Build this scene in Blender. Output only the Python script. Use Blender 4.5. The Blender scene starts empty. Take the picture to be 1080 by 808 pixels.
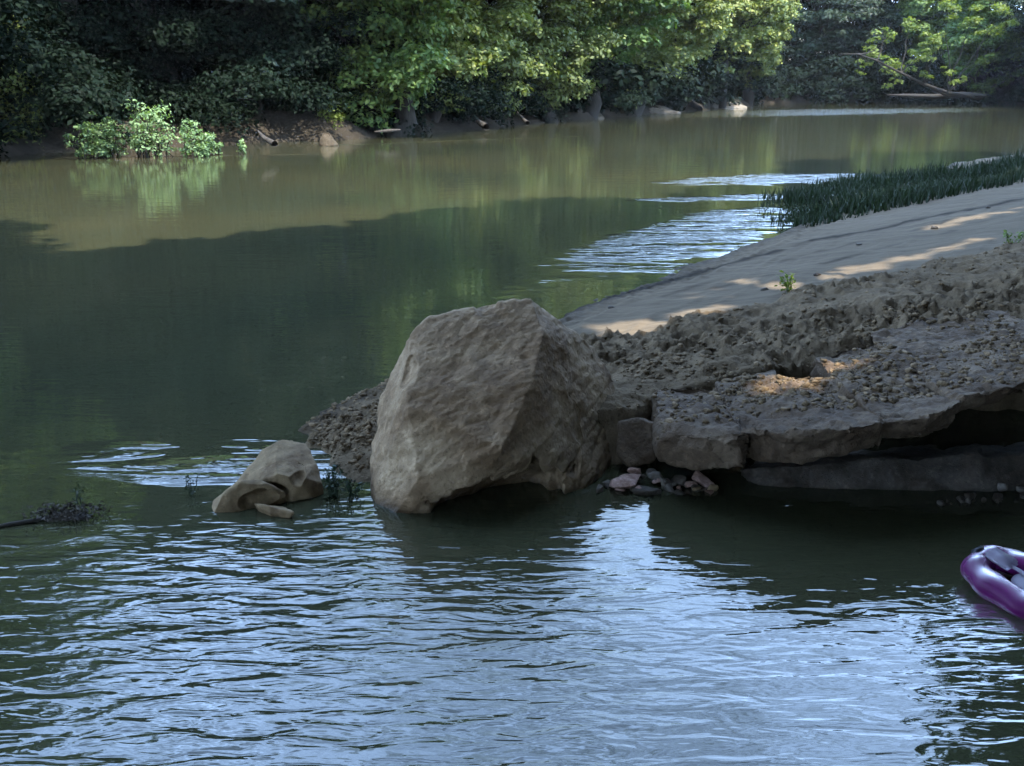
import bpy, bmesh, math, random
import numpy as np
from mathutils import Vector, Matrix
R = math.radians
random.seed(7)
scn = bpy.context.scene
COL = scn.collection

# ------------------------------------------------------------------ camera
F, HZ, CH = 1000.0, 92.0, 2.0          # focal length in photo pixels, horizon row, camera height
TH = math.atan((404-HZ)/F)
cam_d = bpy.data.cameras.new('camera'); cam = bpy.data.objects.new('camera', cam_d); COL.objects.link(cam)
cam_d.sensor_width = 36; cam_d.lens = 36*F/1080; cam_d.clip_end = 2000; cam_d.clip_start = .05
cam.location = (0, 0, CH); cam.rotation_euler = (R(90)-TH, 0, 0)
scn.camera = cam
cT, sT = math.cos(TH), math.sin(TH)
def ray(px, py):
    u = (px-540)/F; v = (py-404)/F
    return np.array([u, cT-v*sT, -(sT+v*cT)])
def G(px, py, z=0.0):                    # photo position -> point on a level plane
    r = ray(px, py); t = (z-CH)/r[2]; return np.array([r[0]*t, r[1]*t, z])
def W(px, py, Y):                        # photo position -> point at distance Y
    r = ray(px, py); t = Y/r[1]; return np.array([r[0]*t, Y, CH+r[2]*t])
NX, NY, SL = .843, -.538, .14
def dd(x, y): return NX*(x+1.38)+NY*(y-5.42)
def ss(x, y): return -NY*(x+1.38)+NX*(y-5.42)
def P(px, py, lift=0.0):                 # photo position -> point on the sloping bank slab
    r = ray(px, py)
    t = (CH-lift-SL*dd(0, 0))/(SL*(NX*r[0]+NY*r[1])-r[2])
    return np.array([r[0]*t, r[1]*t, CH+r[2]*t])

# ------------------------------------------------------------------ noise
def _h(i, j, k, s):
    n = (i*374761393+j*668265263+k*2147483647+s*1274126177) & 0xffffffff
    n = ((n ^ (n >> 13))*1274126177) & 0xffffffff
    n = ((n ^ (n >> 16))*2246822519) & 0xffffffff
    return ((n ^ (n >> 15)) & 0xffff)/65535.0
def vnoise(p, seed=0):
    f = np.floor(p); i = f.astype(np.int64); w = p-f; w = w*w*(3-2*w)
    x, y, z = w[:, 0], w[:, 1], w[:, 2]; r = 0
    for a in (0, 1):
        for b in (0, 1):
            for c in (0, 1):
                r = r+_h(i[:, 0]+a, i[:, 1]+b, i[:, 2]+c, seed)*(x if a else 1-x)*(y if b else 1-y)*(z if c else 1-z)
    return r*2-1
def fbm(p, oct=4, seed=0, gain=.5):
    r = 0; a = 1; q = p.copy()
    for o in range(oct):
        r = r+a*vnoise(q+13.7*o, seed+o); q = q*2.03; a *= gain
    return r
def sm(a, b, x): t = np.clip((x-a)/(b-a), 0, 1); return t*t*(3-2*t)

# ------------------------------------------------------------------ object helpers
def tag(o, label=None, cat=None, group=None, kind=None):
    if label: o['label'] = label
    if cat: o['category'] = cat
    if group: o['group'] = group
    if kind: o['kind'] = kind
    return o
def link(name, me, mat=None, parent=None, smooth=True):
    o = bpy.data.objects.new(name, me); COL.objects.link(o)
    if mat and not me.materials: me.materials.append(mat)
    if smooth and len(me.polygons): me.polygons.foreach_set('use_smooth', [True]*len(me.polygons))
    if parent: o.parent = parent
    return o
def empty(name, loc, rz=0):
    o = bpy.data.objects.new(name, None); COL.objects.link(o); o.location = loc; o.rotation_euler = (0, 0, rz)
    o.empty_display_size = .2
    return o
def mesh_np(name, V, Fc):
    me = bpy.data.meshes.new(name); V = np.asarray(V, np.float32); Fc = np.asarray(Fc, np.int32)
    k = Fc.shape[1]
    me.vertices.add(len(V)); me.vertices.foreach_set('co', V.ravel())
    me.loops.add(Fc.size); me.loops.foreach_set('vertex_index', Fc.ravel())
    me.polygons.add(len(Fc)); me.polygons.foreach_set('loop_start', np.arange(0, Fc.size, k, dtype=np.int32))
    me.polygons.foreach_set('loop_total', np.full(len(Fc), k, np.int32))
    me.update(calc_edges=True); return me
def grid_mesh(name, xs, ys, zf):
    X, Y = np.meshgrid(xs, ys); X = X.ravel(); Y = Y.ravel(); Z = zf(X, Y)
    n, m = len(xs), len(ys)
    a = (np.arange(m-1)[:, None]*n+np.arange(n-1)[None, :]).ravel()
    return mesh_np(name, np.stack([X, Y, Z], 1), np.stack([a, a+1, a+n+1, a+n], 1)), X, Y, Z
def setattr_f(me, name, arr):
    at = me.attributes.new(name, 'FLOAT', 'POINT'); at.data.foreach_set('value', np.asarray(arr, np.float32))

# ------------------------------------------------------------------ material helpers
class NT:
    def __init__(s, name):
        s.m = bpy.data.materials.new(name); s.m.use_nodes = True; s.t = s.m.node_tree; s.N = s.t.nodes; s.L = s.t.links
        s.N.clear(); s.out = s.N.new('ShaderNodeOutputMaterial')
    def n(s, ty, **kw):
        o = s.N.new(ty)
        for k, v in kw.items():
            if k in ('i',):
                for a, b in v.items(): o.inputs[a].default_value = b
            else: setattr(o, k, v)
        return o
    def l(s, a, b): s.L.new(a, b)
    def pos(s, sc=(1, 1, 1), rot=(0, 0, 0), obj=False):
        if obj: g = s.n('ShaderNodeTexCoord').outputs['Object']
        else: g = s.n('ShaderNodeNewGeometry').outputs['Position']
        m = s.n('ShaderNodeMapping'); m.inputs['Scale'].default_value = sc; m.inputs['Rotation'].default_value = rot
        s.l(g, m.inputs[0]); return m.outputs[0]
    def noise(s, vec, scale, det=4, rough=.5, dist=0):
        o = s.n('ShaderNodeTexNoise'); o.inputs['Scale'].default_value = scale; o.inputs['Detail'].default_value = det
        o.inputs['Roughness'].default_value = rough; o.inputs['Distortion'].default_value = dist
        s.l(vec, o.inputs['Vector']); return o.outputs['Fac']
    def ramp(s, fac, stops):
        o = s.n('ShaderNodeValToRGB'); e = o.color_ramp.elements
        while len(e) < len(stops): e.new(.5)
        for q, (p, c) in zip(e, stops):
            q.position = p; q.color = (c[0], c[1], c[2], 1) if hasattr(c, '__len__') else (c, c, c, 1)
        s.l(fac, o.inputs[0]); return o.outputs[0]
    def math(s, op, a, b=None, c=None, clamp=False):
        o = s.n('ShaderNodeMath', operation=op); o.use_clamp = clamp
        for k, v in enumerate((a, b, c)):
            if v is None: continue
            if isinstance(v, (int, float)): o.inputs[k].default_value = v
            else: s.l(v, o.inputs[k])
        return o.outputs[0]
    def mix(s, f, a, b, mode='MIX'):
        o = s.n('ShaderNodeMix', data_type='RGBA', blend_type=mode)
        for k, v in ((0, f), (6, a), (7, b)):
            if isinstance(v, (int, float)): o.inputs[k].default_value = v
            elif isinstance(v, tuple): o.inputs[k].default_value = (*v, 1)
            else: s.l(v, o.inputs[k])
        return o.outputs[2]
    def bump(s, h, strength=1, dist=.01, normal=None):
        o = s.n('ShaderNodeBump'); o.inputs['Strength'].default_value = strength; o.inputs['Distance'].default_value = dist
        s.l(h, o.inputs['Height'])
        if normal: s.l(normal, o.inputs['Normal'])
        return o.outputs[0]
    def prin(s, col, rough=.8, normal=None, spec=.3, **kw):
        o = s.n('ShaderNodeBsdfPrincipled')
        for k, v in (('Base Color', col), ('Roughness', rough)):
            if isinstance(v, tuple): o.inputs[k].default_value = (*v, 1)
            elif isinstance(v, (int, float)): o.inputs[k].default_value = v
            else: s.l(v, o.inputs[k])
        o.inputs['Specular IOR Level'].default_value = spec
        if normal: s.l(normal, o.inputs['Normal'])
        for k, v in kw.items(): o.inputs[k.replace('_', ' ')].default_value = v
        return o
    def done(s, sh): s.l(sh if not hasattr(sh, 'outputs') else sh.outputs[0], s.out.inputs[0]); return s.m

def rock_mat(name, dark, mid, light, sc=1.0, wet=.05, bumpd=.012, obj=False):
    t = NT(name); p = t.pos(obj=obj)
    a = t.noise(p, 3.2*sc, 6, .6, .3); b = t.noise(p, 17*sc, 5, .65); c = t.noise(p, 70*sc, 3, .6)
    col = t.ramp(a, [(.32, dark), (.5, mid), (.7, light)])
    col = t.mix(.55, col, t.ramp(b, [(.3, tuple(x*.6 for x in mid)), (.55, mid), (.72, tuple(min(1, x*1.3) for x in light))]), 'MIX')
    sp = t.ramp(c, [(.30, .45), (.42, 1.0)]); col = t.mix(.7, col, sp, 'MULTIPLY')
    vo = t.n('ShaderNodeTexVoronoi'); vo.inputs['Scale'].default_value = 26*sc; t.l(p, vo.inputs['Vector'])
    pit = t.ramp(vo.outputs['Distance'], [(.12, 0.0), (.32, 1.0)])
    st = t.ramp(t.noise(p, 1.7*sc, 4, .65, .8), [(.42, (.62, .56, .50)), (.58, (1.1, 1.1, 1.1))]); col = t.mix(1.0, col, st, 'MULTIPLY')
    # wet band by the waterline
    g = t.n('ShaderNodeSeparateXYZ'); t.l(t.n('ShaderNodeNewGeometry').outputs['Position'], g.inputs[0])
    wob = t.math('MULTIPLY_ADD', a, .1, g.outputs[2])
    wf = t.n('ShaderNodeMapRange'); t.l(wob, wf.inputs[0]); wf.inputs[1].default_value = wet+.02; wf.inputs[2].default_value = wet+.075
    col = t.mix(wf.outputs[0], t.mix(1.0, col, (.38, .36, .33), 'MULTIPLY'), col)
    ro = t.math('MULTIPLY_ADD', wf.outputs[0], .5, .35)
    h = t.math('ADD', t.math('MULTIPLY', b, .8), t.math('MULTIPLY', c, .35))
    h = t.math('ADD', h, t.math('MULTIPLY', t.noise(p, 220*sc, 2), .12)); h = t.math('ADD', h, t.math('MULTIPLY', pit, .25))
    return t.done(t.prin(col, ro, t.bump(h, .9, bumpd), spec=.15))

def leaf_mat(name, dark, mid, light, trans=.35, spec=.25):
    t = NT(name)
    g = t.n('ShaderNodeNewGeometry'); oi = t.n('ShaderNodeObjectInfo')
    big = t.noise(t.pos(), .35, 2)
    rn = t.math('MULTIPLY_ADD', g.outputs['Random Per Island'], .6, t.math('MULTIPLY', big, .5))
    rn = t.math('MULTIPLY_ADD', oi.outputs['Random'], .18, rn)
    col = t.ramp(rn, [(.2, dark), (.6, mid), (1.0, light)])
    p = t.prin(col, .6, spec=spec)
    tr = t.n('ShaderNodeBsdfTranslucent'); tc = t.mix(1, col, (1.2, 1.25, .5), 'MULTIPLY'); t.l(tc, tr.inputs[0])
    mx = t.n('ShaderNodeMixShader'); mx.inputs[0].default_value = trans; t.l(p.outputs[0], mx.inputs[1]); t.l(tr.outputs[0], mx.inputs[2])
    return t.done(mx)

def bark_mat(name, a=(.008, .007, .005), b=(.022, .019, .015)):
    t = NT(name); p = t.pos((6, 6, 1.2), obj=True)
    n = t.noise(p, 2.5, 5, .6); col = t.ramp(n, [(.3, a), (.7, b)])
    return t.done(t.prin(col, .85, t.bump(n, .8, .03), spec=.2))

M = {}
M['boulder'] = rock_mat('boulder_stone', (.0914, .0602, .0344), (.1639, .1152, .0680), (.2553, .1894, .1202), 1.0, .03)
M['tan_rock'] = rock_mat('tan_river_stone', (.0878, .0614, .0318), (.1213, .0847, .0450), (.1547, .1098, .0642), 1.6, -.02, .004)
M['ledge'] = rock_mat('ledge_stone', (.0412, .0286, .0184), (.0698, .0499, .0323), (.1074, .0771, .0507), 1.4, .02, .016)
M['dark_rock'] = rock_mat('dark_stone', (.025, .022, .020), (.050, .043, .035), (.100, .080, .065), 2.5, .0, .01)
M['grey_rock'] = rock_mat('grey_stone', (.0824, .0783, .0702), (.1269, .1188, .1080), (.1863, .1742, .1566), 2.5, .02, .006)
M['red_rock'] = rock_mat('reddish_stone', (.1073, .0619, .0504), (.2145, .1350, .1098), (.3861, .2794, .2376), 3.5, .0, .01)
M['leaf'] = leaf_mat('leaves', (.0230, .0461, .0135), (.0472, .0877, .0226), (.1153, .1569, .0338))
M['leaf_light'] = leaf_mat('light_leaves', (.0352, .0584, .0162), (.0754, .1019, .0260), (.1506, .1603, .0388))
M['leaf_olive'] = leaf_mat('olive_leaves', (.0322, .0471, .0134), (.0643, .0855, .0215), (.1195, .1370, .0338))
M['leaf_bright'] = leaf_mat('yellow_green_leaves', (.0389, .0603, .0126), (.0630, .0927, .0169), (.1066, .1299, .0253), .5)
M['leaf_dark'] = leaf_mat('dark_leaves', (0.0048, 0.012, 0.0064), (0.0088, 0.02, 0.0088), (0.016, 0.03, 0.012), .2)  # dark leaves; shade under the far crowns is put into the colour
M['leaf_island'] = leaf_mat('island_leaves', (.0570, .1035, .0465), (.1035, .1656, .0725), (.1760, .2484, .1139), .4)
M['leaf_deep'] = leaf_mat('deep_shade_leaves', (.0024, .0048, .0030), (.0036, .0072, .0042), (.0060, .0108, .0060), .1, .03)  # shade inside the wood is put into this near-black leaf colour
M['reed'] = leaf_mat('reed_blades', (.0046, .0103, .0038), (.0077, .0161, .0059), (.0145, .0242, .0097), .2)
M['bark'] = bark_mat('bark')
M['driftwood'] = bark_mat('driftwood', (.0130, .0110, .0086), (.0389, .0336, .0269))

# ------------------------------------------------------------------ light
SUN_AZ, SUN_EL = 148, 63                 # clockwise from the view direction, elevation
w = bpy.data.worlds.new('World'); scn.world = w; w.use_nodes = True
wn = w.node_tree.nodes; wl = w.node_tree.links; wn.clear()
sky = wn.new('ShaderNodeTexSky'); sky.sky_type = 'NISHITA'; sky.sun_disc = False
sky.sun_elevation = R(SUN_EL); sky.sun_rotation = R(SUN_AZ); sky.air_density = 1.6; sky.dust_density = 1.6; sky.ozone_density = 1.5
bg = wn.new('ShaderNodeBackground'); bg.inputs[1].default_value = .15
tc_ = wn.new('ShaderNodeTexCoord'); mp_ = wn.new('ShaderNodeMapping'); mp_.inputs['Scale'].default_value = (1.6, 1.6, 4.5)
cn_ = wn.new('ShaderNodeTexNoise'); cn_.inputs['Scale'].default_value = 1.7; cn_.inputs['Detail'].default_value = 7; cn_.inputs['Roughness'].default_value = .6
cr_ = wn.new('ShaderNodeValToRGB'); cr_.color_ramp.elements[0].position = .38; cr_.color_ramp.elements[1].position = .66
cm_ = wn.new('ShaderNodeMix'); cm_.data_type = 'RGBA'; cm_.inputs[7].default_value = (6.2, 9.6, 16, 1)
wl.new(tc_.outputs['Generated'], mp_.inputs[0]); wl.new(mp_.outputs[0], cn_.inputs['Vector']); wl.new(cn_.outputs['Fac'], cr_.inputs[0])
wl.new(cr_.outputs[0], cm_.inputs[0]); wl.new(sky.outputs[0], cm_.inputs[6])
wo = wn.new('ShaderNodeOutputWorld'); wl.new(cm_.outputs[2], bg.inputs[0]); wl.new(bg.outputs[0], wo.inputs[0])
sd_ = bpy.data.lights.new('sun', 'SUN'); sd_.energy = 3.2; sd_.angle = R(.5); sd_.color = (1, .94, .84)
sun = bpy.data.objects.new('sun', sd_); COL.objects.link(sun)
S = Vector((math.sin(R(SUN_AZ))*math.cos(R(SUN_EL)), math.cos(R(SUN_AZ))*math.cos(R(SUN_EL)), math.sin(R(SUN_EL))))
sun.rotation_euler = S.to_track_quat('Z', 'Y').to_euler(); sun.location = (0, 0, 60)
scn.view_settings.view_transform = 'Standard'; scn.view_settings.look = 'None'; scn.view_settings.gamma = 1
scn.view_settings.exposure = 2.92
scn.render.engine = 'CYCLES'

# ------------------------------------------------------------------ river outline and ground sheet
far_px = [(-200, 190), (-60, 172), (0, 162), (120, 155), (270, 151), (360, 147), (450, 141), (560, 131), (640, 124.5), (700, 119), (760, 114), (795, 111.5)]
bank_pts = [G(a, b)[:2] for a, b in far_px]
river = [(-60, -8), (-30, 2)] + [tuple(p) for p in bank_pts] + [(15, 117), (-10, 120), (-40, 125), (-40, 139), (5, 137), (20, 134), (33, 131), (51, 129)] + \
        [tuple(G(1000, 109.5)[:2]), tuple(G(1085, 111)[:2]), (50, 86), (38, 63), (27, 43), (19, 30), (16, 23), (16.5, 17), (15, 5), (7, 3.2), (4.2, 0), (2.5, -2), (-3, -2.5), (-12, -3.5), (-30, -6), (-60, -14)]
river = np.array(river, float)
def river_sd(X, Y):                      # > 0 on land
    n = len(river); best = np.full(X.shape, 1e9); inside = np.zeros(X.shape, bool)
    for i in range(n):
        a = river[i]; b = river[(i+1) % n]; e = b-a; L = (e**2).sum()
        t = np.clip(((X-a[0])*e[0]+(Y-a[1])*e[1])/L, 0, 1)
        best = np.minimum(best, np.hypot(X-a[0]-t*e[0], Y-a[1]-t*e[1]))
        c = ((a[1] > Y) != (b[1] > Y)); 
        with np.errstate(divide='ignore', invalid='ignore'):
            xx = (b[0]-a[0])*(Y-a[1])/(b[1]-a[1])+a[0]
        inside ^= c & (X < xx)
    return np.where(inside, -best, best)
def ground_z(X, Y):
    X = np.atleast_1d(np.asarray(X, float)); Y = np.atleast_1d(np.asarray(Y, float))
    sd = river_sd(X, Y); p = np.stack([X, Y, 0*X], 1)
    sd2 = sd+.7*vnoise(p*.45, 5)*np.clip(np.abs(Y)/20, .1, 1)+.3*vnoise(p*1.6, 9)
    z = np.where(sd2 < 0, np.maximum(-1.5, sd2*.5), 0)
    z = z+np.where(sd2 > 0, 1.0*(1-np.exp(-sd2*.8))+.05*np.minimum(sd2, 60), 0)
    return z+.12*fbm(p*.9, 3, 2)*(sd2 > 0)
def gz(x, y): return float(ground_z([x], [y])[0])
t_ = NT('bank_mud'); p_ = t_.pos(); a_ = t_.noise(p_, .6, 5, .6); b_ = t_.noise(p_, 6, 5, .6)
c_ = t_.ramp(a_, [(.3, (.014, .012, .009)), (.55, (.024, .02, .015)), (.75, (.04, .034, .026))])
M['mud'] = t_.done(t_.prin(c_, .95, t_.bump(b_, .8, .15), spec=.03))
xs = np.concatenate([np.linspace(-600, -72, 30), np.linspace(-70, 85, 311), np.linspace(88, 600, 30)])
ys = np.concatenate([np.linspace(-300, -32, 20), np.linspace(-30, 160, 381), np.linspace(163, 900, 35)])
gm, *_ = grid_mesh('ground', xs, ys, ground_z)
tag(link('ground', gm, M['mud']), kind='structure')

# ------------------------------------------------------------------ river water
def water_mat():
    t = NT('river_water')
    geo = t.n('ShaderNodeNewGeometry'); sx = t.n('ShaderNodeSeparateXYZ'); t.l(geo.outputs['Position'], sx.inputs[0])
    X, Y = sx.outputs[0], sx.outputs[1]
    wob = t.noise(t.pos((.6, .6, 1)), 1.0, 3)
    def ell(cx, cy, rx, ry, ang=0, soft=.5):
        c, s = math.cos(ang), math.sin(ang)
        dx = t.math('SUBTRACT', X, cx); dy = t.math('SUBTRACT', Y, cy)
        u = t.math('DIVIDE', t.math('ADD', t.math('MULTIPLY', dx, c), t.math('MULTIPLY', dy, s)), rx)
        v = t.math('DIVIDE', t.math('SUBTRACT', t.math('MULTIPLY', dy, c), t.math('MULTIPLY', dx, s)), ry)
        r = t.math('SQRT', t.math('ADD', t.math('MULTIPLY', u, u), t.math('MULTIPLY', v, v)))
        r = t.math('ADD', r, t.math('MULTIPLY_ADD', wob, 1.2, -.6))
        o = t.n('ShaderNodeMapRange', interpolation_type='SMOOTHSTEP'); t.l(r, o.inputs[0])
        o.inputs[1].default_value = 1.0; o.inputs[2].default_value = 1-soft; return o.outputs[0]
    near = t.n('ShaderNodeMapRange', interpolation_type='SMOOTHSTEP'); t.l(t.math('ADD', Y, wob), near.inputs[0])
    near.inputs[1].default_value = 5.2; near.inputs[2].default_value = 4.0
    n0 = t.noise(t.pos((4.0, 13.5, 1), (0, 0, R(-6))), 1.0, 2.5, .45, .6)
    n1 = t.noise(t.pos((9, 26, 1), (0, 0, R(10))), 1.0, 2, .5, .5)
    n2 = t.noise(t.pos((1.1, 3.2, 1), (0, 0, R(5))), 1.0, 3, .5, .4)
    rip = t.math('ADD', t.math('MULTIPLY', n0, 1.0), t.math('MULTIPLY', n1, .15))
    riff = ell(2.6, 13.6, 4.5, 1.1, R(57))
    for a in ((6.2, 22.0, 3.6, 1.3, R(20)), (26, 84, 30, 9, R(35)), (-1.75, 4.95, 1.05, .42, R(-8)), (4.5, 18.3, 2.4, .5, R(15)), (-2.5, 38, 7.5, .35, R(35)), (-10, 29.5, 5, .16, R(14))):
        riff = t.math('MAXIMUM', riff, ell(*a))
    sk = t.n('ShaderNodeMapRange', interpolation_type='SMOOTHSTEP'); t.l(t.noise(t.pos((.7, 3.2, 1), (0, 0, R(8))), 1.0, 3, .6, .4), sk.inputs[0])
    sk.inputs[1].default_value = .40; sk.inputs[2].default_value = .60; riff = t.math('MULTIPLY', riff, sk.outputs[0])
    far = t.noise(t.pos((1.6, 4.5, 1), (0, 0, R(20))), 1.0, 4, .6, .5)
    cx_ = t.n('ShaderNodeMapRange', interpolation_type='SMOOTHSTEP'); t.l(t.math('ADD', X, t.math('MULTIPLY', wob, .6)), cx_.inputs[0])
    cx_.inputs[1].default_value = .45; cx_.inputs[2].default_value = 1.0; cx_.inputs[3].default_value = 1; cx_.inputs[4].default_value = .5
    h = t.math('MULTIPLY', rip, t.math('MULTIPLY_ADD', t.math('MULTIPLY', near.outputs[0], cx_.outputs[0]), .0135, .0012))
    h = t.math('ADD', h, t.math('MULTIPLY', n2, .003))
    h = t.math('ADD', h, t.math('MULTIPLY', t.math('MULTIPLY', t.math('ADD', n1, n0), riff), .011))
    h = t.math('ADD', h, t.math('MULTIPLY', t.math('MULTIPLY', far, riff), .05))
    o = t.n('ShaderNodeBump'); o.inputs['Strength'].default_value = 1; o.inputs['Distance'].default_value = 1; t.l(h, o.inputs['Height'])
    silt = t.noise(t.pos((.25, .25, 1)), 1.0, 4)
    col = t.ramp(silt, [(.3, (.016, .019, .011)), (.7, (.027, .026, .013))])
    return t.done(t.prin(col, .02, o.outputs[0], spec=.5, IOR=1.45))
M['water'] = water_mat()
wm, *_ = grid_mesh('river_water', np.linspace(-150, 150, 31), np.linspace(-40, 260, 31), lambda x, y: 0*x)
tag(link('river_water', wm, M['water']), kind='structure')

# ------------------------------------------------------------------ the sloping bank (detailed height sheet)
bnd = [P(a, b) for a, b in ((300, 452), (325, 436), (400, 414), (635, 366), (780, 331), (960, 290), (1080, 262), (1250, 240))]
b_s = np.array([ss(p[0], p[1]) for p in bnd]); b_d = np.array([dd(p[0], p[1]) for p in bnd]); o_ = np.argsort(b_s); b_s = b_s[o_]; b_d = b_d[o_]
fx = np.array([-3, -1.5, -.85, -.3, .6, .9, 2.6, 16, 30]); fy = np.array([7.5, 5.55, 4.82, 4.95, 5.15, 5.4, 6.1, 5.0, 5.0])
def bank(X, Y, full=False):
    p = np.stack([X, Y, 0*X], 1); d = dd(X, Y); s = ss(X, Y)
    d = d+.10*fbm(p*1.1, 4, 3)*np.clip(1+.0*d, 0, 1)
    db = np.interp(s, b_s, b_d)+.10*fbm(p*3.0, 4, 21)
    rough = sm(-.03, .05, d-db)
    z = SL*np.where(d > 6, 6+(d-6)*.6, d)
    z = z+.025*fbm(p*.8, 3, 31)
    q = np.stack([s*1.2, d*13, 0*d], 1)                       # smooth strip: grooves along the shore
    z = z+(1-rough)*(.010*vnoise(q, 41)+.004*fbm(p*14, 3, 43))
    z = z+.035*sm(-.04, .07, d)
    edge = np.exp(-((d-(.34+.02*s))/.045)**2)
    z = z+(1-rough)*(.035*edge*(.6+.6*vnoise(p*5, 44))-.02*sm(.45, .3, d)*sm(.0, .3, d))+(1-rough)*sm(.42, .3, d)*.016*fbm(p*16, 3, 47)
    cl = np.abs(fbm(p*5.5, 4, 51)); c2 = fbm(p*17, 4, 55, .62); c3 = fbm(p*2.1, 3, 57)
    soft = sm(-.1, .5, vnoise(p*1.1+7, 61)+.15)*(.4+.6*sm(-.5, .5, X))
    mu = .55+.45*sm(-.5, .5, X)
    z = z+mu*rough*(.035+.045*c3+(.035+.065*soft)*(.5-cl)*.9+.020*c2*(.45+soft))
    f = Y-np.interp(X, fx, fy)+.06*fbm(p*4, 3, 71)
    kf = .36+1.3*sm(2.0, 2.5, X); lft = 1-sm(-.4, .4, X); f = f-.35*lft; z = np.where(f < 0, z+kf*f+np.minimum(f+.16, 0)*3*(1-lft), z); z = np.maximum(z, -.5)
    if full: return z, rough, d, soft
    return z
def bz(x, y): return float(bank(np.array([float(x)]), np.array([float(y)]))[0])
ys = np.exp(np.linspace(math.log(4.2), math.log(27), 620))
xs = np.concatenate([np.linspace(-2.6, 3.6, 440), 3.6+np.exp(np.linspace(math.log(.6), math.log(18), 230))-.6+.014])
bm_, X, Y, Z = grid_mesh('sand_bank', xs, ys, bank)
z, rough, d, soft = bank(X, Y, True)
setattr_f(bm_, 'rough', rough); setattr_f(bm_, 'dist', d); setattr_f(bm_, 'soft', soft)
pp = np.stack([X, Y, 0*X], 1)
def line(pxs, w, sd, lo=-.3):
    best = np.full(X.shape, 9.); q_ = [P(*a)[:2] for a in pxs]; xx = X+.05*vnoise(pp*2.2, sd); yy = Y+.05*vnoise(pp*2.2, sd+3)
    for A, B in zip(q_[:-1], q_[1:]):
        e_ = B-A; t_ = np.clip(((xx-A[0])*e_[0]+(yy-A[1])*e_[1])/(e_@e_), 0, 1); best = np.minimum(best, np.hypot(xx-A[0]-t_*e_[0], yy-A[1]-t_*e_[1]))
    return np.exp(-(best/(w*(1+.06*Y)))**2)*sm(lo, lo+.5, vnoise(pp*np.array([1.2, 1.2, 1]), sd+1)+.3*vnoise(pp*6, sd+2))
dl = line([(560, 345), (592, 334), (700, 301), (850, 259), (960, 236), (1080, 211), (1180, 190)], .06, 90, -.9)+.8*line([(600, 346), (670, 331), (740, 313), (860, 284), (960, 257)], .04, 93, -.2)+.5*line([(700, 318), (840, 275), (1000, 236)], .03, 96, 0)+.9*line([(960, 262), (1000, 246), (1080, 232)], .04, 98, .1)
setattr_f(bm_, 'drift', np.clip(dl, 0, 1)*(1-rough))  # thin broken lines, darker than the smooth sand, running along the shore
t = NT('bank_silt'); p = t.pos()
def attr(t, n): a = t.n('ShaderNodeAttribute'); a.attribute_name = n; return a.outputs['Fac']
rg = attr(t, 'rough'); di = attr(t, 'dist'); so = attr(t, 'soft')
n1 = t.noise(p, 2.2, 5, .6); n2 = t.noise(p, 28, 5, .65); n3 = t.noise(p, 110, 3, .6)
str_ = t.noise(t.pos((1.0, 12, 1), (0, 0, R(-57.4))), 1.2, 5, .6)
sand = t.ramp(str_, [(.3, (.055, .044, .031)), (.55, (.076, .061, .043)), (.75, (.10, .082, .06))])
clod = t.ramp(n1, [(.3, (.0428, .0302, .0183)), (.5, (.0720, .0534, .0331)), (.7, (.1149, .0854, .0548))])
clod = t.mix(.6, clod, t.ramp(n2, [(.35, .35), (.6, 1.1)]), 'MULTIPLY')
clod = t.mix(.35, clod, (.1021, .0756, .0479))
col = t.mix(rg, sand, clod)
dk = attr(t, 'drift'); col = t.mix(t.math('MULTIPLY', dk, .9), col, (.010, .008, .006))
wetf = t.n('ShaderNodeMapRange'); t.l(t.math('MULTIPLY_ADD', n1, .3, di), wetf.inputs[0]); wetf.inputs[1].default_value = .10; wetf.inputs[2].default_value = .42
col = t.mix(wetf.outputs[0], t.mix(1, col, (.38, .38, .39), 'MULTIPLY'), col)
ro = t.math('MULTIPLY_ADD', wetf.outputs[0], .25, .65)
h = t.math('ADD', t.math('MULTIPLY', n2, t.math('MULTIPLY_ADD', rg, 1.0, .3)), t.math('MULTIPLY', n3, .35))
M['bank'] = t.done(t.prin(col, ro, t.bump(h, 1, .014), spec=.03))
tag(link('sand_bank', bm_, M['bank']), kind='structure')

# ------------------------------------------------------------------ rocks
def remesh(bm, voxel, smooth=2):
    me = bpy.data.meshes.new('tmp'); bm.to_mesh(me); bm.free()
    o = bpy.data.objects.new('tmp', me); COL.objects.link(o)
    r = o.modifiers.new('r', 'REMESH'); r.mode = 'VOXEL'; r.voxel_size = voxel
    if smooth: s = o.modifiers.new('s', 'SMOOTH'); s.iterations = smooth; s.factor = .5
    dg = bpy.context.evaluated_depsgraph_get(); dg.update()
    out = bpy.data.meshes.new_from_object(o.evaluated_get(dg))
    bpy.data.objects.remove(o); bpy.data.meshes.remove(me); return out
def hulls(groups):
    bm = bmesh.new()
    for g in groups:
        b = bmesh.new(); vs = [b.verts.new(tuple(p)) for p in g]
        r = bmesh.ops.convex_hull(b, input=vs)
        bmesh.ops.delete(b, geom=[v for v in b.verts if not v.link_faces], context='VERTS')
        bmesh.ops.recalc_face_normals(b, faces=b.faces)
        tm = bpy.data.meshes.new('t'); b.to_mesh(tm); b.free(); bm.from_mesh(tm); bpy.data.meshes.remove(tm)
    return bm
def getV(me):
    n = len(me.vertices); v = np.empty(n*3, np.float32); me.vertices.foreach_get('co', v)
    q = np.empty(n*3, np.float32); me.vertex_normals.foreach_get('vector', q); return v.reshape(-1, 3).astype(float), q.reshape(-1, 3).astype(float)
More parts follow.
